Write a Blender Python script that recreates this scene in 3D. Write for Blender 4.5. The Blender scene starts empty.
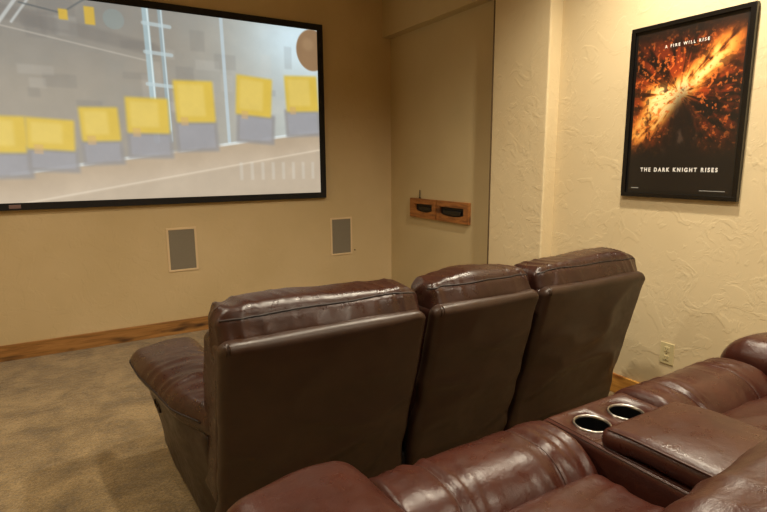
import bpy, bmesh, math, random
import numpy as np
from mathutils import Vector, Matrix, noise
random.seed(7)
scn = bpy.context.scene
C = scn.collection

# ---------------------------------------------------------------- camera
f_px, yaw, pit, roll = 531.81, 0.53985, 0.17250, -0.00580
F = Vector((math.sin(yaw)*math.cos(pit), math.cos(yaw)*math.cos(pit), -math.sin(pit)))
R0 = Vector((math.cos(yaw), -math.sin(yaw), 0)); U0 = R0.cross(F)
Rv = R0*math.cos(roll)+U0*math.sin(roll); Uv = -R0*math.sin(roll)+U0*math.cos(roll)
cd = bpy.data.cameras.new('camera'); cam = bpy.data.objects.new('camera', cd); C.objects.link(cam)
cd.sensor_width = 36; cd.lens = f_px/767*36; cd.clip_start = 0.02
M = Matrix.Identity(4)
for i in range(3):
    M[i][0] = Rv[i]; M[i][1] = Uv[i]; M[i][2] = -F[i]
M[2][3] = 1.5
cam.matrix_world = M
scn.camera = cam

# ---------------------------------------------------------------- world, lights, exposure
w = bpy.data.worlds.new('world'); scn.world = w; w.use_nodes = True
w.node_tree.nodes['Background'].inputs[0].default_value = (1, .82, .6, 1)
w.node_tree.nodes['Background'].inputs[1].default_value = 0.02
vs = scn.view_settings
vs.view_transform = 'Standard'; vs.look = 'None'; vs.gamma = 1; vs.use_curve_mapping = False
vs.exposure = 0.0
CEIL = 3.25
# (x, y, watts, cone degrees) of the recessed ceiling lights
CANS = [(2.28, 1.58, 240, 150), (0.95, 1.30, 190, 150), (-0.75, 2.7, 160, 150), (2.1, -1.1, 150, 150), (0.2, -1.1, 120, 150)]
WARM = (1.0, 0.89, 0.69)

# ---------------------------------------------------------------- helpers
def link(name, me, mat=None, parent=None):
    o = bpy.data.objects.new(name, me); C.objects.link(o)
    if mat:
        for m in (mat if isinstance(mat, (list, tuple)) else [mat]): me.materials.append(m)
    if parent: o.parent = parent
    return o
def mesh_of(bm, smooth=False):
    me = bpy.data.meshes.new('m'); bm.normal_update(); bm.to_mesh(me); bm.free()
    if smooth:
        for p in me.polygons: p.use_smooth = True
    return me
def obj(name, bm, mat, parent=None, smooth=False):
    return link(name, mesh_of(bm, smooth), mat, parent)
def empty(name, loc):
    o = bpy.data.objects.new(name, None); C.objects.link(o); o.location = loc; o.empty_display_size = .1
    return o
def tag(o, label, cat, group=None, kind=None):
    if label: o['label'] = label
    if cat: o['category'] = cat
    if group: o['group'] = group
    if kind: o['kind'] = kind
    return o
def keep(o, root):      # parent while staying where built (meshes are in world coordinates)
    o.parent = root
    o.matrix_parent_inverse = Matrix.Translation(root_loc(root)).inverted()
    return o
def root_loc(r):
    v = Vector(r.location)
    p = r.parent
    while p is not None: v = v + Vector(p.location); p = p.parent
    return v
def box(bm, x0, x1, y0, y1, z0, z1, bevel=0, seg=2):
    r = bmesh.ops.create_cube(bm, size=1)
    for v in r['verts']:
        v.co = Vector((x0+(v.co.x+.5)*(x1-x0), y0+(v.co.y+.5)*(y1-y0), z0+(v.co.z+.5)*(z1-z0)))
    if bevel:
        es = list({e for v in r['verts'] for e in v.link_edges})
        bmesh.ops.bevel(bm, geom=es, offset=bevel, segments=seg, profile=.5, affect='EDGES')
    return bm
def B(*a, **k): return box(bmesh.new(), *a, **k)
def tube(bm, pts, rad, n=8, closed=False, cap=True):
    pts = [Vector(p) for p in pts]; rings = []; N = len(pts); prev = None
    for i, p in enumerate(pts):
        a = pts[i-1] if (i > 0 or closed) else p
        b = pts[(i+1) % N] if (i < N-1 or closed) else p
        t = (b-a).normalized()
        if prev is None:
            up = Vector((0, 0, 1)) if abs(t.z) < .9 else Vector((1, 0, 0))
            u = t.cross(up).normalized()
        else:
            u = (prev - t*prev.dot(t)).normalized()
        prev = u; v = t.cross(u)
        rings.append([bm.verts.new(p+(u*math.cos(2*math.pi*k/n)+v*math.sin(2*math.pi*k/n))*rad) for k in range(n)])
    for i in range(N if closed else N-1):
        A, Bq = rings[i], rings[(i+1) % N]
        for k in range(n):
            bm.faces.new((A[k], A[(k+1) % n], Bq[(k+1) % n], Bq[k]))
    if cap and not closed:
        bm.faces.new(rings[0][::-1]); bm.faces.new(rings[-1])
    return bm
def lathe(bm, prof, c, n=40):        # prof: list of (radius, z)
    rings = []
    for r, z in prof:
        rings.append([bm.verts.new((c[0]+r*math.cos(2*math.pi*k/n), c[1]+r*math.sin(2*math.pi*k/n), c[2]+z)) for k in range(n)])
    for a, b in zip(rings, rings[1:]):
        for k in range(n): bm.faces.new((a[k], a[(k+1) % n], b[(k+1) % n], b[k]))
    return rings

def nz(x, y, z, s=0.0): return noise.noise(Vector((x+s, y+s*1.3, z-s*.7)))
def ss(a, b, x):
    t = max(0., min(1., (x-a)/(b-a))); return t*t*(3-2*t)

def soft(x0, x1, y0, y1, z0, z1, r=.04, step=.015, bulge=(0, 0, 0), warp=None, wr=None, rx=None):
    """upholstered shape: rounded box with bulging faces, warp(p)->p, then folds wr(p, s, n)->metres along the normal"""
    c = Vector(((x0+x1)/2, (y0+y1)/2, (z0+z1)/2)); h = Vector(((x1-x0)/2, (y1-y0)/2, (z1-z0)/2))
    r = min(r, min(h)*.98) if rx is None else min(r, h.y*.98, h.z*.98)
    hx0 = h.x
    if rx is not None: h = Vector((h.x+r-rx, h.y, h.z))
    def ax(hh):
        # samples denser in rounded rim
        k = 5; rim = [hh-r+r*math.tan(math.pi/4*j/k) for j in range(1, k+1)]
        m = max(2, int(2*(hh-r)/step)); mid = [-(hh-r)+2*(hh-r)*j/m for j in range(m+1)]
        return [-q for q in rim[::-1]]+mid+rim
    A = [ax(h[i]) for i in range(3)]
    bm = bmesh.new(); vd = {}; sd = {}
    def vert(i, j, k):
        key = (i, j, k)
        if key in vd: return vd[key]
        p = Vector((A[0][i], A[1][j], A[2][k]))
        q = Vector([max(-(h[a]-r), min(h[a]-r, p[a])) for a in range(3)])
        d = p-q
        if d.length > 1e-9: p2 = q+d.normalized()*r
        else: p2 = q
        s = Vector([p2[a]/h[a] for a in range(3)])
        if rx is not None:
            ee = abs(p2.x)-(h.x-r); p2 = p2.copy()
            if ee > 0: p2.x = math.copysign(h.x-r+ee*rx/r, p2.x)
        o = Vector((bulge[0]*s.x*(1-s.y**2)*(1-s.z**2), bulge[1]*s.y*(1-s.x**2)*(1-s.z**2), bulge[2]*s.z*(1-s.x**2)*(1-s.y**2)))
        p3 = p2+o+c
        if warp: p3 = warp(p3, s)
        v = bm.verts.new(p3); vd[key] = v; sd[v] = s
        return v
    nx, ny, nzz = len(A[0])-1, len(A[1])-1, len(A[2])-1
    for i in range(nx):
        for j in range(ny):
            bm.faces.new((vert(i, j, 0), vert(i, j+1, 0), vert(i+1, j+1, 0), vert(i+1, j, 0)))
            bm.faces.new((vert(i, j, nzz), vert(i+1, j, nzz), vert(i+1, j+1, nzz), vert(i, j+1, nzz)))
    for i in range(nx):
        for k in range(nzz):
            bm.faces.new((vert(i, 0, k), vert(i+1, 0, k), vert(i+1, 0, k+1), vert(i, 0, k+1)))
            bm.faces.new((vert(i, ny, k), vert(i, ny, k+1), vert(i+1, ny, k+1), vert(i+1, ny, k)))
    for j in range(ny):
        for k in range(nzz):
            bm.faces.new((vert(0, j, k), vert(0, j, k+1), vert(0, j+1, k+1), vert(0, j+1, k)))
            bm.faces.new((vert(nx, j, k), vert(nx, j+1, k), vert(nx, j+1, k+1), vert(nx, j, k+1)))
    bm.normal_update()
    if wr:
        new = [(v, v.co+v.normal*wr(v.co, sd[v], v.normal)) for v in bm.verts]
        for v, p in new: v.co = p
    bm.normal_update()
    return bm

# ---------------------------------------------------------------- materials
def srgb(r, g, b):
    f = lambda c: ((c/255)/12.92 if c/255 <= .04045 else ((c/255+.055)/1.055)**2.4)
    return (f(r), f(g), f(b), 1)
class NT:
    def __init__(s, name):
        s.m = bpy.data.materials.new(name); s.m.use_nodes = True; s.t = s.m.node_tree
        s.b = s.t.nodes['Principled BSDF']; s.L = s.t.links.new
    def n(s, typ, **kw):
        nd = s.t.nodes.new(typ)
        for k, v in kw.items():
            if k in nd.inputs: nd.inputs[k].default_value = v
            else: setattr(nd, k, v)
        return nd
    def coord(s, scale=(1, 1, 1)):
        tc = s.n('ShaderNodeTexCoord'); mp = s.n('ShaderNodeMapping'); mp.inputs['Scale'].default_value = scale
        s.L(tc.outputs['Object'], mp.inputs['Vector']); return mp.outputs[0]
    def noise(s, vec, scale, detail=4, rough=.5, dist=0):
        nd = s.n('ShaderNodeTexNoise'); nd.inputs['Scale'].default_value = scale; nd.inputs['Detail'].default_value = detail
        nd.inputs['Roughness'].default_value = rough; nd.inputs['Distortion'].default_value = dist; s.L(vec, nd.inputs['Vector']); return nd.outputs[0]
    def ramp(s, fac, stops):
        nd = s.n('ShaderNodeValToRGB'); cr = nd.color_ramp
        while len(cr.elements) < len(stops): cr.elements.new(.5)
        for e, (p, c) in zip(cr.elements, stops): e.position = p; e.color = c
        s.L(fac, nd.inputs[0]); return nd.outputs[0]
    def bump(s, hgt, strength, dist, prev=None):
        nd = s.n('ShaderNodeBump'); nd.inputs['Strength'].default_value = strength; nd.inputs['Distance'].default_value = dist
        s.L(hgt, nd.inputs['Height'])
        if prev: s.L(prev, nd.inputs['Normal'])
        return nd.outputs[0]
    def fin(s, col=None, rough=None, nrm=None, **kw):
        for key, val in (('Base Color', col), ('Roughness', rough), ('Normal', nrm)):
            if val is None: continue
            if isinstance(val, bpy.types.NodeSocket): s.L(val, s.b.inputs[key])
            else: s.b.inputs[key].default_value = val
        for k, v in kw.items(): s.b.inputs[k.replace('_', ' ')].default_value = v
        return s.m
g = lambda v: (v, v, v, 1)

def plaster(name, col1, col2, depth=.006, strength=.55):
    t = NT(name); v = t.coord()
    n1 = t.noise(v, 6, 3, .5, 1.2); step1 = t.ramp(n1, [(.54, g(0)), (.58, g(1))])
    n2 = t.noise(v, 16, 4, .6, 1.2); step2 = t.ramp(n2, [(.50, g(0)), (.56, g(1))])
    n3 = t.noise(v, 90, 3, .6)
    gate = t.ramp(t.noise(v, 3.3, 3, .5), [(.46, g(0)), (.60, g(1))]); mm = t.n('ShaderNodeMix', data_type='RGBA'); t.L(gate, mm.inputs[0]); mm.inputs[6].default_value = g(.5); t.L(step2, mm.inputs[7])
    b = t.bump(step1, strength*.28, depth); b = t.bump(mm.outputs[2], strength*.36, depth*.6, b); b = t.bump(n3, .08, .002, b)
    c = t.ramp(t.noise(v, 1.6, 4), [(.3, col1), (.7, col2)])
    return t.fin(c, .75, b)
M_wall = plaster('troweled_tan_plaster', srgb(190, 168, 126), srgb(200, 178, 138))
M_wallR = plaster('troweled_cream_plaster', srgb(203, 184, 146), srgb(211, 193, 156), .007, .60)
M_smooth = plaster('smooth_tan_plaster', srgb(188, 170, 130), srgb(196, 178, 138), .003, .2)
M_ceil = plaster('ceiling_plaster', srgb(215, 195, 160), srgb(220, 200, 165), .003, .3)

def carpet():
    t = NT('tan_cut_pile_carpet'); v = t.coord()
    n = t.noise(v, 3.4, 7, .74, .3); c1 = t.ramp(n, [(.34, srgb(104, 84, 52)), (.48, srgb(134, 110, 70)), (.64, srgb(162, 136, 92))])
    nf = t.noise(v, 85, 5, .8); c2 = t.ramp(nf, [(.34, g(.35)), (.66, g(1.3))])
    mx = t.n('ShaderNodeMix', data_type='RGBA', blend_type='MULTIPLY'); mx.inputs[0].default_value = .9
    t.L(c1, mx.inputs[6]); t.L(c2, mx.inputs[7])
    b = t.bump(nf, .8, .006); b = t.bump(t.noise(v, 26, 4, .6), .5, .02, b)
    return t.fin(mx.outputs[2], .95, b, Sheen_Weight=.25)
M_carpet = carpet()

def leather(name, c1, c2, rough=.36, crease=.25, spec=.5):
    t = NT(name); v = t.coord()
    c = t.ramp(t.noise(v, 9, 5, .6), [(.3, c1), (.7, c2)])
    vo = t.n('ShaderNodeTexVoronoi', feature='DISTANCE_TO_EDGE'); vo.inputs['Scale'].default_value = 330; t.L(v, vo.inputs['Vector'])
    b = t.bump(t.ramp(vo.outputs[0], [(0, g(0)), (.12, g(1))]), .10, .0012)
    b = t.bump(t.noise(v, 34, 5, .62, .6), crease, .004, b)
    b = t.bump(t.ramp(t.noise(t.coord((1, .55, 1)), 60, 3, .6, 1.4), [(.40, g(0)), (.62, g(1))]), crease*.30, .0015, b)
    r = t.ramp(t.noise(v, 22, 4, .6), [(.3, g(rough-.06)), (.7, g(rough+.10))])
    return t.fin(c, r, b, Specular_IOR_Level=spec)
M_lea = leather('burgundy_brown_leather', srgb(43, 22, 16), srgb(53, 27, 20), .29)
M_lea2 = leather('reddish_brown_leather', srgb(54, 26, 19), srgb(65, 32, 24), .30, .30, .38)
M_back = leather('dark_brown_vinyl_backing', srgb(46, 29, 20), srgb(55, 36, 25), .37, .08)
M_side = leather('dark_brown_leather_side', srgb(40, 27, 19), srgb(48, 32, 23), .40, .10)
M_seam = NT('dark_brown_thread').fin(srgb(28, 15, 12), .6)
M_seam2 = NT('brown_piping').fin(srgb(62, 34, 26), .42)
M_stitch = NT('tan_stitching').fin(srgb(150, 105, 80), .6)
M_black = NT('matte_black').fin(srgb(14, 13, 12), .6)
M_velvet = NT('black_velvet_frame').fin(srgb(17, 14, 14), .85)
M_gloss = NT('glossy_black_frame').fin(srgb(16, 14, 13), .25)
M_steel = NT('brushed_steel').fin(srgb(160, 156, 150), .3, None, Metallic=1.0)
M_cup = NT('black_plastic_cup').fin(srgb(8, 8, 9), .3)
M_ivory = NT('ivory_plastic').fin(srgb(196, 182, 138), .4)
M_whitep = NT('cream_painted_frame').fin(srgb(212, 188, 150), .5)
M_chrome_dark = NT('dark_metal').fin(srgb(70, 62, 55), .35, None, Metallic=.8)
def wood(name, cols, scale=(1, 14, 14), knots=True, rot=None):
    t = NT(name); v = t.coord(scale)
    n1 = t.noise(v, 2.2, 6, .65, 1.2)
    c = t.ramp(n1, [(.30, cols[0]), (.48, cols[1]), (.62, cols[2]), (.78, cols[1])])
    out = c
    if knots:
        v2 = t.coord((1.5 if scale[0] < scale[1] else 4, 1.5 if scale[1] < scale[0] else 4, 5))
        kn = t.noise(v2, 1.9, 2, .4); km = t.ramp(kn, [(.56, g(0)), (.66, g(1))])
        mx = t.n('ShaderNodeMix', data_type='RGBA'); t.L(km, mx.inputs[0]); t.L(c, mx.inputs[6]); mx.inputs[7].default_value = cols[3]
        out = mx.outputs[2]
    return t.fin(out, .5, t.bump(n1, .2, .002))
WC = [srgb(112, 74, 34), srgb(146, 102, 52), srgb(166, 120, 66), srgb(60, 36, 17)]
M_woodx = wood('stained_knotty_pine_x', WC, (1, 14, 14))
M_woody = wood('stained_knotty_pine_y', [srgb(170, 112, 45), srgb(200, 142, 64), srgb(216, 160, 78), srgb(140, 84, 32)], (14, 1, 14))
M_woodb = wood('stained_wood_box', [srgb(98, 58, 26), srgb(146, 92, 44), srgb(170, 112, 56), srgb(80, 44, 22)], (14, 2, 14))
t = NT('grey_speaker_cloth'); t.fin(t.ramp(t.noise(t.coord(), 500, 2), [(.3, srgb(112, 104, 90)), (.7, srgb(132, 124, 108))]), .9)
M_grille = t.m
t = NT('warm_lamp_lens'); t.fin(g(.8), .5, None, Emission_Color=(1, .8, .52, 1), Emission_Strength=12)
M_lens = t.m
t = NT('white_lettering'); t.fin(g(.75), .6); M_letter = t.m
t = NT('grey_fine_print'); t.fin(g(.28), .6); M_fine = t.m

# ---------------------------------------------------------------- room shell
XR, XN, XP, XH = 3.017, 3.050, 2.905, 2.938     # right wall, niche, pier, header faces
YF, XL, YB = 4.90, -1.70, -2.30
RIS, RY = 0.20, 1.30                             # riser height and front edge
def struct(name, bm, m, smooth=False): return tag(obj(name, bm, m, None, smooth), None, None, kind='structure')
bm = bmesh.new(); box(bm, XL-.15, XN+.2, YB-.15, YF+.2, -.1, 0); box(bm, XL, XR, YB, RY, 0, RIS, .012, 3); struct('floor', bm, M_carpet)
struct('ceiling', B(XL-.15, XN+.2, YB-.15, YF+.2, CEIL, CEIL+.1), M_ceil)
struct('wall_front', B(XL-.15, XN+.2, YF, YF+.15, 0, CEIL), M_wall)
struct('wall_left', B(XL-.15, XL, YB-.15, YF, 0, CEIL), M_wall)
struct('wall_back', B(XL, XR, YB-.15, YB, 0, CEIL), M_wall)
bm = bmesh.new(); box(bm, XR, XR+.2, YB-.15, 2.8, 0, CEIL); box(bm, XN, XN+.2, 2.8, YF, 0, CEIL); struct('wall_right', bm, M_wallR)
struct('trim_1', B(XP, XN+.02, 2.655, 3.205, 0, CEIL, bevel=.012, seg=4), M_wallR)
struct('trim_2', B(XH, XN+.02, 3.19, YF, 2.757, CEIL), M_smooth)
# the niche's smooth back panel
struct('trim_3', B(XN-.012, XN+.001, 3.19, YF, 0, 2.76), M_smooth)
struct('painted_shadow_strip', B(XP-.002, XP+.02, 3.2045, 3.212, 0, 2.757), NT('painted_shadow_line').fin(srgb(96, 76, 50), .8))  # added dark strip: colours in the shadow line along the pier's far edge
BBH = .127
struct('baseboard_front', B(XL, XN-.012, YF-.018, YF, 0, BBH, bevel=.003), M_woodx)
struct('baseboard_right', B(XR-.018, XR, RY, 2.656, 0, BBH, bevel=.003), M_woody)
struct('baseboard_niche', B(XN-.03, XN-.012, 3.2, YF-.018, 0, BBH, bevel=.003), M_woody)
struct('baseboard_left', B(XL, XL+.018, RY, YF-.018, 0, BBH, bevel=.003), M_woody)

# ---------------------------------------------------------------- recessed ceiling lights
for i, (x, y, W, cone) in enumerate(CANS):
    e = empty('recessed_ceiling_light', (x, y, CEIL))
    tag(e, ['recessed ceiling light above the right seat of the loveseat near the poster wall',
            'recessed ceiling light above the gap between the two rows of seats',
            'recessed ceiling light above the open carpet left of the front sofa',
            'recessed ceiling light behind the loveseat on the right side',
            'recessed ceiling light behind the loveseat on the left side'][i], 'ceiling light', 'recessed ceiling lights')
    bm = bmesh.new(); lathe(bm, [(.062, -.001), (.062, -.010), (.088, -.008), (.092, 0)], (0, 0, 0))
    obj('trim_ring', bm, M_whitep, e, True)
    bm = bmesh.new(); r = lathe(bm, [(.063, -.003), (.0005, -.003)], (0, 0, 0)); bmesh.ops.recalc_face_normals(bm, faces=bm.faces); obj('lens', bm, M_lens, e)
    ld = bpy.data.lights.new('can_lamp', 'SPOT'); ld.energy = W; ld.color = WARM; ld.spot_size = math.radians(cone); ld.spot_blend = .7; ld.shadow_soft_size = .06
    lo = bpy.data.objects.new('lamp', ld); C.objects.link(lo); lo.parent = e; lo.location = (0, 0, -.03)

# ---------------------------------------------------------------- picture painting (colour attribute on a fine grid)
def vnoise(x, y, seed):
    rs = np.random.RandomState(seed); G = rs.rand(64, 64)
    xi = np.floor(x).astype(int); yi = np.floor(y).astype(int); fx = x-xi; fy = y-yi
    fx = fx*fx*(3-2*fx); fy = fy*fy*(3-2*fy)
    a = G[yi % 64, xi % 64]; b = G[yi % 64, (xi+1) % 64]; c = G[(yi+1) % 64, xi % 64]; d = G[(yi+1) % 64, (xi+1) % 64]
    return (a*(1-fx)+b*fx)*(1-fy)+(c*(1-fx)+d*fx)*fy
def fbm(x, y, seed, o=4):
    s = 0; a = .5; tot = 0
    for k in range(o): s = s+a*vnoise(x*2**k, y*2**k, seed+k); tot += a; a *= .55
    return s/tot
def sstep(a, b, x):
    t = np.clip((x-a)/(b-a), 0, 1); return t*t*(3-2*t)
def blend(img, mask, col): return img*(1-mask[..., None])+np.array(col, float)*mask[..., None]
def picture(name, P0, U, V, img, mat, parent):
    """img rows from top; P0 = top-left corner, U = right vector, V = down vector"""
    H, W_, _ = img.shape
    jj, ii = np.meshgrid(np.linspace(0, 1, W_), np.linspace(0, 1, H))
    co = np.array(P0)+jj[..., None]*np.array(U)+ii[..., None]*np.array(V)
    co = co.reshape(-1, 3)
    idx = np.arange(H*W_).reshape(H, W_)
    fc = np.stack([idx[:-1, :-1], idx[1:, :-1], idx[1:, 1:], idx[:-1, 1:]], -1).reshape(-1, 4)
    me = bpy.data.meshes.new(name)
    me.vertices.add(len(co)); me.vertices.foreach_set('co', co.ravel())
    me.loops.add(fc.size); me.loops.foreach_set('vertex_index', fc.ravel())
    me.polygons.add(len(fc)); me.polygons.foreach_set('loop_start', np.arange(0, fc.size, 4)); me.polygons.foreach_set('loop_total', np.full(len(fc), 4))
    me.update(calc_edges=True)
    c = np.clip(img/255, 0, 1); lin = np.where(c <= .04045, c/12.92, ((c+.055)/1.055)**2.4)
    at = me.color_attributes.new('Picture', 'FLOAT_COLOR', 'POINT')
    at.data.foreach_set('color', np.concatenate([lin.reshape(-1, 3), np.ones((H*W_, 1))], 1).astype(np.float32).ravel())
    return link(name, me, mat, parent)

# ---------------------------------------------------------------- projection screen
SX0, SX1, SZ0, SZ1 = -.547, 2.252, 1.166, 2.792
FB = .055
scr = empty('projection_screen', ((SX0+SX1)/2, YF, (SZ0+SZ1)/2))
tag(scr, 'wide fixed projection screen in a black frame showing a bright film picture', 'projection screen')
bm = bmesh.new()
y0, y1 = YF-.045, YF-.001
box(bm, SX0, SX1, y0, y1, SZ1-FB, SZ1, .003); box(bm, SX0, SX1, y0, y1, SZ0, SZ0+FB, .003)
box(bm, SX0, SX0+FB, y0+.0005, y1, SZ0+FB-.002, SZ1-FB+.002); box(bm, SX1-FB, SX1, y0+.0005, y1, SZ0+FB-.002, SZ1-FB+.002)
keep(obj('frame', bm, M_velvet), scr)
keep(obj('maker_badge', B(-.353, -.278, y0-.003, y0, SZ0+.014, SZ0+.042, bevel=.001), NT('dull_red_grey_badge').fin(srgb(120, 95, 92), .5)), scr)

PX0, PX1, PZ0, PZ1 = SX0+FB, SX1-FB, SZ0+FB, SZ1-FB
Wn, Hn = 640, 360
X, Z = np.meshgrid(np.linspace(PX0, PX1, Wn), np.linspace(PZ1, PZ0, Hn))
def rect(cx0, cx1, cz0, cz1, soft_=.008, rot=0):
    cx, cz = (cx0+cx1)/2, (cz0+cz1)/2; a = math.radians(rot)
    u = (X-cx)*math.cos(a)+(Z-cz)*math.sin(a); v = -(X-cx)*math.sin(a)+(Z-cz)*math.cos(a)
    hx, hz = (cx1-cx0)/2, (cz1-cz0)/2
    return (1-sstep(-soft_, soft_, np.abs(u)-hx))*(1-sstep(-soft_, soft_, np.abs(v)-hz))
def seg(x0, z0, x1, z1, wd, sf=.006):
    L = math.hypot(x1-x0, z1-z0); tx, tz = (x1-x0)/L, (z1-z0)/L
    t_ = np.clip((X-x0)*tx+(Z-z0)*tz, 0, L); d = np.hypot(X-x0-t_*tx, Z-z0-t_*tz); return 1-sstep(-sf, sf, d-wd/2)
n1 = fbm(X*2.2+9, Z*2.2+9, 3); n2 = fbm(X*9+9, Z*9+9, 11)
img = np.zeros((Hn, Wn, 3))+np.array([148, 146, 138.])
img = blend(img, sstep(.3, .7, n1)*.45, [172, 160, 142])
img = blend(img, sstep(1.5, .1, X)*sstep(2.0, 2.6, Z)*.45, [120, 122, 122])
img = blend(img, sstep(.7, 2.2, X)*.8, [198, 210, 208])
img = blend(img, np.exp(-((X-2.0)**2/.18+(Z-2.62)**2/.12))*.9, [216, 240, 250])
# panels and rivet plates of the machine hall
for k in range(30):
    rs = np.random.RandomState(100+k); a, b = rs.rand()*2.4-.4, 1.9+rs.rand()*.8
    img = blend(img, rect(a, a+.06+rs.rand()*.2, b, b+.05+rs.rand()*.16, .012)*.16*(1 if X.mean() else 1), [210, 208, 200] if k % 2 else [96, 98, 100])
# overhead girder and hoses at top left
img = blend(img, seg(-.45, 2.62, .75, 2.42, .10, .02)*.45, [118, 116, 112]); img = blend(img, seg(-.45, 2.52, .7, 2.33, .012)*.5, [196, 190, 178])
img = blend(img, seg(-.35, 2.40, -.12, 2.74, .022)*.7, [208, 214, 212]); img = blend(img, seg(-.20, 2.52, -.05, 2.74, .016)*.7, [206, 212, 210])
img = blend(img, seg(-.14, 2.66, .12, 2.62, .012)*.7, [86, 96, 100]); img = blend(img, seg(.12, 2.62, .28, 2.74, .012)*.7, [86, 96, 100])
img = blend(img, rect(.10, .16, 2.575, 2.65)*.9, [214, 178, 70]); img = blend(img, rect(.27, .34, 2.56, 2.69)*.9, [214, 178, 70])
img = blend(img, (1-sstep(.07, .08, np.hypot(X-.47, Z-2.62)))*.5, [140, 160, 160])
# pipes
for a, wd, c in ((.72, .05, [168, 196, 204]), (.735, .012, [226, 240, 240]), (.83, .035, [150, 172, 180]), (.84, .01, [214, 230, 232]), (1.32, .03, [190, 208, 216])):
    img = blend(img, seg(a, 1.7, a-.02, 2.8, wd)*.8, c)
for b in (2.15, 2.4, 2.62): img = blend(img, seg(.68, b, .88, b-.01, .03)*.7, [190, 208, 212])
# round brown lamp hood at top right
img = blend(img, 1-sstep(.15, .165, np.hypot(X-2.14, (Z-2.55)*.85)), [146, 116, 86]); img = blend(img, (1-sstep(.0, .05, np.hypot(X-2.10, Z-2.60)-.03))*.35, [186, 156, 120])
# conveyor
zt = 1.425+(X+.39)*(1.80-1.415)/2.58
below = sstep(.006, -.006, Z-zt)
img = blend(img, below, [182, 164, 140]); img = blend(img, below*sstep(.0, .28, zt-Z)*.85, [206, 190, 168])
img = blend(img, below*fbm(X*5, Z*5, 40)*.2, [150, 130, 108])
img = blend(img, (1-sstep(.008, .02, np.abs(Z-zt)))*.65*sstep(.3, .6, fbm(X*6+4, Z*2, 77)), [232, 244, 246])
z2 = zt-.22+.02*X
img = blend(img, (1-sstep(.002, .014, np.abs(Z-z2)))*.5, [226, 214, 194]); img = blend(img, sstep(.0, -.03, Z-z2)*.35, [168, 154, 134])
for k in range(9): img = blend(img, rect(1.4+k*.1, 1.43+k*.1, 1.36, 1.52, .01)*.25, [226, 230, 226])
# row of plain yellow crates on blue-grey crates riding the conveyor
crates = [(-.49, -.21, 1.86, 0), (-.19, .10, 1.85, -3), (.17, .42, 1.95, 2), (.50, .80, 2.04, 0), (.88, 1.18, 2.20, 2), (1.40, 1.70, 2.27, -4), (1.86, 2.16, 2.31, 3)]
for k, (a, b, top, rot) in enumerate(crates):
    b = b+.045; a = a-.01
    bot = 1.425+((a+b)/2+.39)*.149-.03; mid = bot+(top-bot)*.42
    img = blend(img, rect(a, b, bot, mid+.02, .02, rot)*.85, [142, 141, 142]); img = blend(img, rect(a+.03, b-.03, bot+.03, mid-.02, .012, rot)*.4, [164, 168, 180])
    img = blend(img, rect(a+.01, b-.02, mid, top, .02, rot), [216, 186, 78]); img = blend(img, rect(a+.04, b-.10, mid+.05, top-.03, .02, rot)*.6, [228, 204, 116])
    img = blend(img, rect(a+.05, a+.11, mid-.03, mid+.04, .01, rot)*.6, [206, 170, 120])
img = img*(.97+.06*n2[..., None])
tm = NT('projected_film_picture'); at = tm.n('ShaderNodeVertexColor'); at.layer_name = 'Picture'
tm.L(at.outputs[0], tm.b.inputs['Emission Color']); tm.b.inputs['Emission Strength'].default_value = .97
tm.fin(g(.12), .9)
keep(picture('projected_picture', (PX0-.004, YF-.030, PZ1+.004), (PX1-PX0+.008, 0, 0), (0, 0, -(PZ1-PZ0+.008)), img, tm.m, None), scr)

# ---------------------------------------------------------------- in-wall speakers
def speaker(x0, x1, z0, z1, label):
    e = empty('in_wall_speaker', ((x0+x1)/2, YF, z0)); tag(e, label, 'speaker', 'in-wall speakers under the screen')
    fr = .018; bm = bmesh.new()
    a, b = YF-.008, YF+.001
    box(bm, x0, x1, a, b, z0, z0+fr, .002); box(bm, x0, x1, a, b, z1-fr, z1, .002); box(bm, x0, x0+fr, a+.0003, b, z0+fr-.001, z1-fr+.001); box(bm, x1-fr, x1, a+.0003, b, z0+fr-.001, z1-fr+.001)
    keep(obj('frame', bm, M_whitep), e)
    keep(obj('grille', B(x0+fr-.001, x1-fr+.001, YF-.005, YF+.001, z0+fr-.001, z1-fr+.001), M_grille), e)
speaker(.737, .990, .567, .955, 'grey cloth in-wall speaker with cream frame, left of the two under the screen')
speaker(2.306, 2.552, .567, .955, 'grey cloth in-wall speaker with cream frame, nearer the room corner')
bm = bmesh.new(); tube(bm, [(2.583, YF-.004, .605), (2.583, YF+.001, .605)], .008, 12)
tag(obj('cable_hole_plug', bm, M_chrome_dark), 'tiny dark plug in the wall beside the speaker nearer the corner', 'wall plug')

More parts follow.
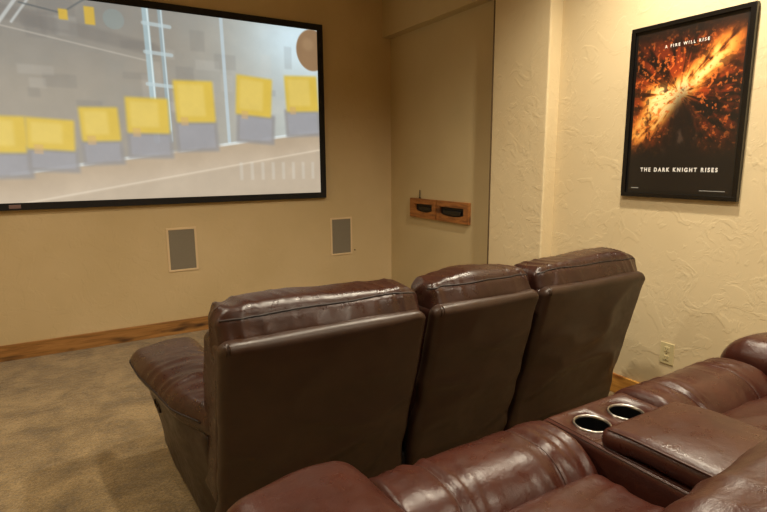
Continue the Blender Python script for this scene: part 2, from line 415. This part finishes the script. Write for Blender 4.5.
# ---------------------------------------------------------------- wooden boxes on the niche wall
XW = XN-.012
def wbox(ya, yb, za, zb, oy0, oy1, oz0, oz1, label, sag, device):
    """ya < yb; wooden frame with an opening whose lower lip sags; face towards -x"""
    e = empty('wooden_wall_box', (XW, (ya+yb)/2, za)); tag(e, label, 'wall box', 'wooden boxes on the niche wall')
    d = .030; bm = bmesh.new(); N = 16
    def lip(y): 
        s = (y-oy0)/(oy1-oy0)*2-1; return oz0-sag*(1-s*s)
    box(bm, XW-d, XW, ya, yb, oz1, zb, .002); box(bm, XW-d+.0004, XW, ya, oy0, za, oz1+.001); box(bm, XW-d+.0004, XW, oy1, yb, za, oz1+.001)
    for k in range(N):
        a = oy0+(oy1-oy0)*k/N; b = oy0+(oy1-oy0)*(k+1)/N
        vs_ = [bm.verts.new(p) for p in [(XW-d, a, za), (XW-d, b, za), (XW-d, b, lip(b)), (XW-d, a, lip(a)), (XW, a, za), (XW, b, za), (XW, b, lip(b)), (XW, a, lip(a))]]
        for f in ((0, 3, 2, 1), (3, 7, 6, 2), (0, 1, 5, 4)): bm.faces.new([vs_[i] for i in f])
    bmesh.ops.recalc_face_normals(bm, faces=bm.faces)
    keep(obj('wooden_frame', bm, M_woodb), e)
    keep(obj('dark_lining', B(XW-.004, XW-.001, oy0-.002, oy1+.002, oz0-sag-.002, oz1+.002), M_black), e)
    bm = soft(XW-.024, XW-.005, *device, r=.008, step=.02)
    keep(obj('black_device', bm, M_gloss, None, True), e)
ZT, ZB = 1.148, .972
wbox(4.064, 4.494, .968, 1.156, 4.12, 4.41, 1.044, 1.104, 'left wooden box with a dark slot, under the thin aerial on the niche wall', .022, (4.14, 4.34, 1.04, 1.078))
wbox(3.584, 4.044, .966, 1.156, 3.65, 4.00, 1.036, 1.100, 'right wooden box with a wider dark slot, on the niche wall nearer the pier', .022, (3.70, 3.95, 1.03, 1.074))
bm = bmesh.new(); tube(bm, [(XW-.015, 4.34, 1.156), (XW-.015, 4.34, 1.24)], .005, 8); tube(bm, [(XW-.015, 4.34, 1.1562), (XW-.015, 4.34, 1.170)], .010, 8)
tag(obj('aerial', bm, M_chrome_dark, None, True), 'thin short upright aerial standing on the left wooden wall box', 'aerial')

# ---------------------------------------------------------------- outlet
oy0, oy1, oz0, oz1 = 1.692, 1.776, .303, .434
e = empty('wall_outlet', (XR, (oy0+oy1)/2, oz0)); tag(e, 'ivory electrical outlet low on the right wall above the wooden baseboard', 'outlet')
keep(obj('cover_plate', B(XR-.006, XR, oy0, oy1, oz0, oz1, bevel=.003, seg=3), M_ivory), e)
for zc in (.342, .395):
    bm = B(XR-.009, XR-.005, 1.717, 1.751, zc-.016, zc+.016, bevel=.003); s = keep(obj('socket', bm, M_ivory), e)
    bm = bmesh.new()
    for yy in (1.727, 1.740): box(bm, XR-.0095, XR-.0085, yy-.0012, yy+.0012, zc-.002, zc+.009)
    box(bm, XR-.0095, XR-.0085, 1.731, 1.736, zc-.012, zc-.007)
    h = obj('slots', bm, M_black); h.parent = s; h.matrix_parent_inverse = s.matrix_parent_inverse.copy() if False else Matrix.Identity(4)
bm = bmesh.new(); tube(bm, [(XR-.0075, 1.734, .3685), (XR-.005, 1.734, .3685)], .004, 10); keep(obj('screw', bm, M_steel), e)

# ---------------------------------------------------------------- framed poster
PY0, PY1, PZb, PZt = 1.428, 2.101, 1.292, 2.272     # y right edge, y left edge
e = empty('framed_poster', (XR, (PY0+PY1)/2, PZb)); tag(e, 'black framed film poster of orange fire on the right wall', 'poster')
fb = .026; bm = bmesh.new(); a, b = XR-.030, XR-.001
box(bm, a, b, PY0, PY1, PZt-fb, PZt, .004, 3); box(bm, a, b, PY0, PY1, PZb, PZb+fb, .004, 3)
box(bm, a+.0004, b, PY0, PY0+fb, PZb+fb-.004, PZt-fb+.004); box(bm, a+.0004, b, PY1-fb, PY1, PZb+fb-.004, PZt-fb+.004)
keep(obj('frame', bm, M_gloss), e)
Wp, Hp = 300, 440
u, v = np.meshgrid(np.linspace(0, 1, Wp), np.linspace(0, 1, Hp)); asp = .68
uu = (u-.46)*asp; vv = v-.40
ang = np.arctan2(vv, uu); rad = np.hypot(uu, vv)
streak = fbm(ang*9+30, rad*5+3, 5, 5)*.6+.4*fbm(u*16, v*20, 60)
img = np.zeros((Hp, Wp, 3))+np.array([19, 15, 14.])
# one diagonal blaze from the left middle to the upper right
ax_, az_ = math.cos(math.radians(42)), -math.sin(math.radians(42))
tpar = uu*ax_+vv*az_; perp = np.abs(-uu*az_+vv*ax_)
dens = np.exp(-(perp/(.085+.10*np.abs(tpar)))**2)*np.exp(-(np.abs(tpar)/.50)**4)
dens = dens+.75*np.exp(-((uu+.15)**2/.018+(vv+.02)**2/.010))
dens = dens*sstep(-.25, .5, 1.5*streak-.35)
halo = np.exp(-(rad/.40)**2.6)*sstep(.38, .62, streak)
img = blend(img, np.clip(halo*1.0, 0, 1), [146, 52, 24]); img = blend(img, np.clip(dens*.8, 0, 1), [196, 84, 26])
img = blend(img, np.clip(sstep(.38, .85, dens), 0, 1), [240, 160, 66]); img = blend(img, np.clip(sstep(.62, 1.1, dens), 0, 1), [255, 226, 160])
emb = sstep(.62, .70, fbm(u*42+3, v*60, 91, 3))*np.exp(-(rad/.42)**2); img = blend(img, emb*.9, [240, 124, 52])
dk = sstep(.62, .7, fbm(u*12+7, v*16+2, 21, 4))*np.exp(-(rad/.5)**2); img = blend(img, dk*.65, [26, 14, 11])
smoke = np.exp(-((u-.51+.10*(streak-.5))/(.08+.30*np.clip(v-.30, 0, 1)))**2)*sstep(.30, .56, v)*(1-sstep(.78, .9, v))
img = blend(img, np.clip(smoke*1.15, 0, 1)*.95, [24, 19, 18]); img = blend(img, smoke*sstep(.55, .75, fbm(u*14, v*12, 33))*.5, [96, 76, 66])
img = blend(img, sstep(.66, .80, v)*.95, [22, 19, 18]); img = blend(img, sstep(.12, .02, v)*.8, [24, 19, 17])
edge = np.minimum(np.minimum(u*asp, (1-u)*asp), np.minimum(v, 1-v)); img = blend(img, 1-sstep(.016, .02, edge), [13, 12, 12])
tm = NT('poster_print'); at = tm.n('ShaderNodeVertexColor'); at.layer_name = 'Picture'; tm.L(at.outputs[0], tm.b.inputs['Base Color'])
tm.fin(None, .35, None, Coat_Weight=.6, Coat_Roughness=.08)
XPp = XR-.016
pr = keep(picture('print', (XPp, PY1-fb+.002, PZt-fb+.002), (0, -(PY1-PY0-2*fb+.004), 0), (0, 0, -(PZt-PZb-2*fb+.004)), img, tm.m, None), e)
Rtxt = Matrix(((0, 0, -1), (-1, 0, 0), (0, 1, 0))).to_4x4()     # text x -> -y, text y -> z, normal -> -x
def text(body, size, yc, z, mat, width, shear=0, spacing=1.25, bold=.0):
    cu = bpy.data.curves.new('t', 'FONT'); cu.body = body; cu.size = size; cu.align_x = 'CENTER'; cu.space_character = spacing; cu.shear = shear; cu.offset = bold; cu.extrude = .0004
    to = bpy.data.objects.new('t', cu); C.objects.link(to); bpy.context.view_layer.update()
    me = bpy.data.meshes.new_from_object(to.evaluated_get(bpy.context.evaluated_depsgraph_get()))
    bpy.data.objects.remove(to)
    xs = [q.co.x for q in me.vertices]; k = width/(max(xs)-min(xs)); cx = (max(xs)+min(xs))/2
    me.transform(Matrix.Diagonal((k, 1, 1, 1)) @ Matrix.Translation((-cx, 0, 0)))
    me.transform(Matrix.Translation((XPp-.001, yc, z)) @ Rtxt)
    return me
pw = PY1-PY0; ph = PZt-PZb
Y = lambda uq: PY1-uq*pw
Zv = lambda vq: PZt-vq*ph
keep(link('lettering', text('A FIRE WILL RISE', .023, Y(.49), Zv(.143), M_letter, .245, 0, 1.6, .0003), M_letter), e)
keep(link('lettering', text('THE DARK KNIGHT RISES', .031, Y(.50), Zv(.845), M_letter, .445, .0, 1.5, .0010), M_letter), e)
for q in ((.16, .09, .948, .943), (.90, .70, .951, .9475)): keep(obj('fine_print', B(XPp-.0008, XPp, Y(q[0]), Y(q[1]), Zv(q[2]), Zv(q[3])), M_fine), e)

# ---------------------------------------------------------------- sofas
def fold(p, fx, fy, fz, seed, sharp=1.0):
    """ridged folds, elongated across the axis of the larger frequency: 0..1"""
    a = 1-abs(nz(p.x*fx, p.y*fy, p.z*fz, seed))*2.2
    return max(0., a)**(1.5*sharp)
def leather_wr(amp, fx, fy, fz, seed, mask=None, base=.0025):
    def f(p, s, n):
        m = mask(p, s) if mask else 1
        return amp*m*(fold(p, fx, fy, fz, seed)-.45)+base*nz(p.x*7, p.y*7, p.z*7, seed+5)*1.6
    return f
def part(name, bm, mat, parent, label=None):
    o = obj(name, bm, mat, None, True)
    # meshes are in world coordinates: cancel the whole chain
    o.parent = parent; o.matrix_parent_inverse = Matrix.Identity(4)
    o.location = -root_loc(parent) if parent.type == 'EMPTY' else (0, 0, 0)
    if label: o['label'] = label
    return o
def arc(fn, a, b, n): return [fn(a+(b-a)*k/n) for k in range(n+1)]

from mathutils.bvhtree import BVHTree
def on(bvh, o, d, lift=.001):
    h = bvh.ray_cast(Vector(o), Vector(d).normalized())
    return None if h[0] is None else h[0]-Vector(d).normalized()*lift
def backrest(root, x0, x1, yb, zt, z0, lean, mats, seed, pillow=(.090, .22), grow=0, puck=1, rc=.012, drop=0, tilt=0):
    """yb: y of the rear panel's top edge, zt: its height; the panel leans forward downwards"""
    lea, back = mats
    yz = lambda z: lean*(zt-z)
    def wl(p, s): p = p.copy(); p.y += yz(p.z); return p
    # main padded back
    def mk(p, s): return 1
    body = part('backrest', soft(x0+.002, x1-.002, yb+.04, yb+.26, z0+.18, zt-.01, .035, .03, (0, .02, 0), wl, leather_wr(.003, 6, 6, 10, seed)), lea, root)
    # rear panel with rolled top edge
    def wp(p, s): 
        p = wl(p, s)
        p.z -= rc*ss(.86, 1, abs(s.x))*ss(.8, 1, s.z)*(1 if s.x > 0 else .3)      # softened upper corners
        return p
    def pw_(p, s, n):
        lo = 1-ss(-.6, .5, s.z)
        return .007*nz(p.x*4, p.y*3, p.z*3, seed+3)+puck*(.009*fold(Vector((p.x-.5*p.z, p.y, p.z)), 2.6, 3, 5.5, seed+9)*(1-abs(s.x)**4)*(1-abs(s.z)**2)+.010*abs(s.x)**3*nz(p.x*3, 1, p.z*9, seed+6)*(.3+lo))
    pn = part('back_panel', soft(x0, x1, yb, yb+.080, z0, zt, .037, .015, (0, .012, 0), wp, pw_), back, body)
    # headrest pillow
    ph_, pd = pillow
    px0, px1 = x0+.010-grow, x1-.010
    py0, py1 = yb+.028, yb+.028+pd
    pz0, pz1 = zt-.10, zt+ph_
    zs = pz1-.026
    def wh(p, s):
        p = p.copy()
        tz = ss(pz0, pz1, p.z)
        p.y += yz(min(p.z, zt)) + .045*tz*(1-s.y)/2           # rear face slopes forward to the top
        p.z += -.018*(abs(s.x)**6)*tz - drop*ss(0.1, 1, -s.x)*tz - tilt*ss(-1, 1, s.y)*tz + .006*math.sin(s.x*3+seed)*tz
        return p
    def hw(p, s, n):
        m = .25+.95*max(ss(.55, .95, -s.x), .8*ss(.6, .95, s.x))+.35*ss(.2, .8, abs(s.x))
        gr = math.exp(-((p.z-zs)/.008)**2)*ss(.5, .9, -s.y) if s.y < 0 else 0
        return .0085*m*(fold(Vector((p.x+.25*p.y, p.y, p.z)), 17, 4, 4, seed+1)-.4)+.005*nz(p.x*6, p.y*8, p.z*8, seed)*1.5-.003*gr
    bm = soft(px0, px1, py0, py1, pz0, pz1, .040, .008, (0, .02, .010), wh, hw)
    bv = BVHTree.FromBMesh(bm)
    hr = part('headrest', bm, lea, body)
    # piping along the pillow's rear upper edge
    pts = []
    for k in range(61):
        s = -1+2*k/60; xx = (px0+px1)/2+s*(px1-px0)/2*.97
        zz = zs-.012*abs(s)**6+.002*math.sin(s*7+seed)
        q = on(bv, (xx, py0-.3, zz), (0, 1, 0), .0)
        if q: pts.append(q)
    bm = bmesh.new(); tube(bm, pts, .0036, 6)
    part('piping', bm, M_seam if lea is M_lea else M_seam2, hr)
    for off in (.018, .030):
        bm = bmesh.new(); tube(bm, [(x0+off, yb-.001+yz(zt-.035), zt-.035), (x0+off, yb+.004, zt-.010), (x0+off, yb+.022, zt+.0005)], .0022, 6)
        part('stitched_seam', bm, back, body)
    return body

# ---- front row: three-seat reclining sofa
sofa = empty('reclining_sofa', (1.38, 2.2, 0))
tag(sofa, 'dark burgundy brown leather three-seat reclining sofa facing the screen, seen from behind', 'sofa')
ZT1, YB1, LEAN = .960, 1.555, .26
SEATS = [(.362, 1.142), (1.176, 1.738), (1.762, 2.500)]
for k, (a, b) in enumerate(SEATS):
    backrest(sofa, a, b, YB1, ZT1, .10, LEAN, (M_lea, M_back), 3.1+k*11, puck=(1.5, 1.7, 2.6)[k], rc=(.01, .012, .030)[k])
    part('seat_cushion', soft(a+.002 if k else .52, b-.002 if k < 2 else b-.10, 1.83, 2.62, .26, .47, .06, .03, (0, .02, .035), None, leather_wr(.006, 9, 3, 4, 5+k)), M_lea, sofa)
    part('footrest', soft(a+.01 if k else .53, b-.01 if k < 2 else b-.11, 2.60, 2.72, .09, .40, .05, .03, (0, .015, 0), None, leather_wr(.005, 9, 3, 4, 15+k)), M_lea, sofa)
part('base', B(.40, 2.42, 1.80, 2.66, .02, .25, bevel=.01), M_black, sofa)

def arm(root, xo, xi, y0, y1, z1, zpad, side_in, zbot, mats, seed, flip=1, label=None, puff=.03, nose=.27):
    """armrest: padded top and a side panel that narrows towards the floor. flip=1: outer side towards -x"""
    lea, side = mats
    w_ = abs(xi-xo)
    def wa(p, s):
        p = p.copy()
        fr = ss(y0, y1, p.y)                                   # 0 rear, 1 front
        outer = (1-s.x*flip)/2
        p.x += flip*(.075*(1-fr))*outer+flip*.07*(1-ss(y0-.05, y0+.22, p.y))*outer                        # outer edge draws in to the rear
        p.x += flip*.02*fr*outer*-1
        rnd = max(0, (p.y-(y1-.16))/.16)
        p.x -= (p.x-(xo+xi)/2)*nose*rnd**2.6                    # rounded front end
        p.z += -.05*ss(.35, 1.0, rnd)*1.0
        p.z += -.02*ss(.3, 1, outer)
        return p
    def ww(p, s, n):
        return .0085*(fold(Vector((p.x, p.y+.35*p.x, p.z)), 3, 13, 3, seed)-.45)*(1-ss(y0+.3*(y1-y0), y0+.75*(y1-y0), p.y)*.85)*max(0, n.z+.1)+.004*nz(p.x*8, p.y*6, p.z*8, seed+2)
    bm = soft(min(xo, xi), max(xo, xi), y0-.05, y1, zpad, z1, .062, .011, (.01, 0, puff), wa, ww)
    bv = BVHTree.FromBMesh(bm)
    pad = part('armrest', bm, lea, root, label)
    zc = zpad+(z1-zpad)*.34; pts = []
    for k in range(24):
        q = on(bv, (xo-flip*.4, y0+.02+(y1-.14-y0)*k/23, zc-.012*ss(0, 23, k)*0), (flip, 0, 0), .0)
        if q: pts.append(q)
    for k in range(1, 16):
        a_ = math.pi/2*k/15; cx, cy = (xo+xi)/2, y1-.14
        q = on(bv, (cx-flip*math.cos(a_)*.5, cy+math.sin(a_)*.5, zc), (flip*math.cos(a_), -math.sin(a_), -.0), .0)
        if q: pts.append(q)
    bm = bmesh.new(); tube(bm, pts, .0042, 6); part('piping', bm, M_seam if lea is M_lea else M_seam2, pad)
    # side panel
    xs0, xs1 = (xo+.035, xi-.02) if flip > 0 else (xi+.02, xo-.035)
    def wsd(p, s):
        p = p.copy()
        down = 1-ss(zbot, zpad+.04, p.z)
        outer = (1-s.x*flip)/2
        fr = ss(y0, y1, p.y)
        p.x += flip*outer*(side_in*down+.045*(1-fr)+.055*(1-ss(y0-.05, y0+.25, p.y)))
        p.z -= .03*ss(.5, 1, -s.y)*ss(0, 1, s.z)
        p.y += (-.03+.16*down)*ss(.5, 1, s.y) if side_in > .05 else 0
        return p
    bm = (soft(xs0, xs1, y0+.0, y1-.06, zbot, zpad+.025, .03, .03, (.004, 0, 0), wsd, lambda p, s, n: .003*nz(p.x*5, p.y*5, p.z*5, seed)))
    sv = BVHTree.FromBMesh(bm); part('side_panel', bm, side, pad)
    return pad, sv
padL, svL = arm(sofa, .215, .51, 1.83, 2.745, .660, .560, .085, .06, (M_lea, M_side), 21.3)
padR, svR = arm(sofa, 2.740, 2.50, 1.83, 2.745, .665, .53, .085, .06, (M_lea, M_side), 44.3, flip=-1)
# recline latch in the outer side panel
q = on(svL, (-.3, 2.43, .45), (1, 0, 0), 0)
part('latch_plate', soft(q.x-.004, q.x+.010, 2.375, 2.485, .425, .475, .006, .02), M_seam, padL)
bm = bmesh.new(); tube(bm, arc(lambda t_: (q.x-.006, 2.43+.035*math.cos(t_), .458-.018*math.sin(t_)), 0, math.pi, 10), .005, 8); part('recline_lever', bm, M_chrome_dark, padL)

# ---- second row: loveseat with console
love = empty('reclining_loveseat', (1.25, .45, RIS))
tag(love, 'glossy reddish brown leather reclining loveseat with a cup holder console, behind the front sofa', 'loveseat')
L2 = (M_lea2, M_back)
LS = [(.525, 1.080), (1.440, 1.990)]
ROLLZ = .808
for k, (a, b) in enumerate(LS):
    backrest(love, a-.01, b+.01, -.015, 1.085, RIS+.08, .22, L2, 61.0+k*9, pillow=(.140, .27), grow=.085-.075*k, drop=.035*(1-k), tilt=.045)
    sd = 71+k*5
    def sw(p, s, n, sd=sd):
        return .007*(fold(p, 5, 12, 3, sd)-.45)*ss(.0, .6, n.z)+.005*nz(p.x*5, p.y*5, p.z*5, sd)
    part('seat_cushion', soft(a, b, .20, .775, .50, ROLLZ-.045, .055, .011, (0, .01, .022), None, sw), M_lea2, love)
    sx = [a+.135, b-.125]
    def rw(p, s, n, sd=sd, sx=sx, a=a, b=b):
        sm = sum(math.exp(-((p.x-q)/.010)**2) for q in sx)
        near = sum(math.exp(-((p.x-q)/.07)**2) for q in sx)+.9*math.exp(-((p.x-b)/.09)**2)+.7*math.exp(-((p.x-a)/.07)**2)
        return -.006*sm+.008*min(1, near)*(fold(p, 24, 5, 5, sd)-.4)+.005*nz(p.x*6, p.y*6, p.z*6, sd)
    bm = (soft(a-.012, b+.010, .745, 1.025, .52, ROLLZ, .120, .008, (0, .01, .004), None, rw, rx=.035)); bv = BVHTree.FromBMesh(bm)
    roll_ = part('front_roll', bm, M_lea2, love)
    for q in sx:
        pts = arc(lambda t_: on(bv, (q, .885+.5*math.cos(t_), ROLLZ-.12+.5*math.sin(t_)), (0, -math.cos(t_), -math.sin(t_)), -.0004), .0, 2.9, 26)
        bm = bmesh.new(); tube(bm, [p_ for p_ in pts if p_], .0024, 6)
        part('stitched_seam', bm, M_seam2, roll_)
    part('footrest', soft(a, b, .90, .98, RIS+.07, .60, .035, .03, (0, .01, 0), None, leather_wr(.004, 6, 4, 4, sd)), M_lea2, love)
part('base', B(.42, 2.10, .0, .90, RIS+.01, RIS+.12, bevel=.01), M_black, love)
arm(love, .205, .500, .10, 1.030, .880, .67, .03, RIS+.03, (M_lea2, M_side), 83.3, puff=.028)
arm(love, 2.330, 2.020, .10, 1.000, .868, .66, .03, RIS+.03, (M_lea2, M_side), 95.3, flip=-1, puff=.028)
# console
CZ = .800; CUPS = [(1.173, .862), (1.311, .856)]; CR = .0455
def cw(p, s): return p
def cwr(p, s, n): return .002*nz(p.x*9, p.y*9, p.z*9, 7)
con = part('console', B(1.090, 1.425, .12, .80, RIS+.05, CZ-.05, bevel=.006), M_lea2, love)
# console top with real round openings
bm = bmesh.new()
x0, x1, y0, y1 = 1.086, 1.430, .10, .965
def ring(c, r, z, n=48): return [(c[0]+r*math.cos(2*math.pi*k/n), c[1]+r*math.sin(2*math.pi*k/n), z) for k in range(n)]
n = 48
outer_n = 0
# two square cells round the cups, each cut by a circle, and plain strips elsewhere
xm = (CUPS[0][0]+CUPS[1][0])/2
cells = [(x0+.012, xm, CUPS[0]), (xm, x1-.012, CUPS[1])]; yA, yB = .79, y1-.022
for (ca, cb, c) in cells:
    inner = [bm.verts.new(p) for p in ring(c, CR+.003, CZ)]
    outv = []
    for k in range(n):
        a_ = 2*math.pi*k/n; dx, dy = math.cos(a_), math.sin(a_)
        tx = ((cb-c[0])/dx if dx > 0 else (ca-c[0])/dx) if abs(dx) > 1e-6 else 1e9
        ty = ((yB-c[1])/dy if dy > 0 else (yA-c[1])/dy) if abs(dy) > 1e-6 else 1e9
        tt = min(tx, ty); outv.append(bm.verts.new((c[0]+dx*tt, c[1]+dy*tt, CZ)))
    for cx_, cy_ in ((ca, yA), (cb, yA), (cb, yB), (ca, yB)):
        q = min(outv, key=lambda v_: (v_.co.x-cx_)**2+(v_.co.y-cy_)**2); q.co.x, q.co.y = cx_, cy_
    lower = [bm.verts.new(p) for p in ring(c, CR+.003, CZ-.03)]
    for k in range(n):
        k2 = (k+1) % n
        bm.faces.new((inner[k], outv[k], outv[k2], inner[k2])); bm.faces.new((lower[k], inner[k], inner[k2], lower[k2]))
# rounded front lip and sides swept round the flat
def strip(rows):
    V_ = [[bm.verts.new(p) for p in r] for r in rows]
    for r1, r2 in zip(V_, V_[1:]):
        for k in range(len(r1)-1): bm.faces.new((r1[k], r1[k+1], r2[k+1], r2[k]))
path = [(x0+.012, .10), (x0+.012, yA), (x0+.012, yB)]+[(x0+.012+(x1-x0-.024)*k/12, yB) for k in range(1, 12)]+[(x1-.012, yB), (x1-.012, yA), (x1-.012, .10)]
nrm = [(-1, 0), (-1, 0), (-.7, .7)]+[(0, 1)]*11+[(.7, .7), (1, 0), (1, 0)]
rows = []
for q in range(0, 9):
    a_ = math.pi/2*q/8; r_ = .020
    rows.append([(px_+nx_*r_*math.sin(a_)*(.6 if ny_ == 0 else 1.1), py_+ny_*r_*math.sin(a_)*1.1, CZ-r_*(1-math.cos(a_))) for (px_, py_), (nx_, ny_) in zip(path, nrm)])
rows.append([(p[0], p[1], CZ-.13) for p in rows[-1]])
strip(rows)
strip([[(x0+.012, .10, CZ), (x0+.012, yA, CZ)], [(x1-.012, .10, CZ), (x1-.012, yA, CZ)]])
bmesh.ops.remove_doubles(bm, verts=bm.verts, dist=.0002); bmesh.ops.recalc_face_normals(bm, faces=bm.faces)
top = part('console_top', bm, M_lea2, con)
for off in (.004, .013):
    bm = bmesh.new(); tube(bm, [(x0+off, .2, CZ+.0002-(.004 if off < .01 else 0)), (x0+off, .7, CZ+.0002-(.004 if off < .01 else 0)), (x0+off, yB+.004, CZ+.0002-(.004 if off < .01 else 0))], .0018, 6)
    part('stitched_seam', bm, M_seam2, con)
def lw(p, s):
    p = p.copy(); p.z += -.012*ss(.6, 1, s.y); return p
part('console_lid', soft(1.092, 1.412, .14, .785, CZ+.004, CZ+.062, .027, .012, (0, 0, .016), lw, lambda p, s, n: .003*nz(p.x*6, p.y*6, p.z*6, 3)), M_lea2, con)
bm = bmesh.new()
tube(bm, [(1.096, .2, CZ+.058), (1.096, .5, CZ+.059), (1.097, .70, CZ+.056), (1.105, .765, CZ+.046)], .0026, 6); part('lid_piping', bm, M_seam2, con)
for c in CUPS:
    e = empty('cup_holder', (c[0]-1.25, c[1]-.45, CZ-RIS)); e.parent = love
    bm = bmesh.new(); lathe(bm, [(CR-.002, -.004), (CR-.001, .0025), (CR+.002, .0045), (CR+.0040, .0032), (CR+.0052, .0002)], (0, 0, 0), 48); bmesh.ops.recalc_face_normals(bm, faces=bm.faces); obj('steel_rim', bm, M_steel, e, True)
    bm = bmesh.new(); rr = lathe(bm, [(CR-.002, -.002), (CR-.003, -.075), (CR-.008, -.082), (.001, -.082)], (0, 0, 0), 48); obj('cup_liner', bm, M_cup, e, True)
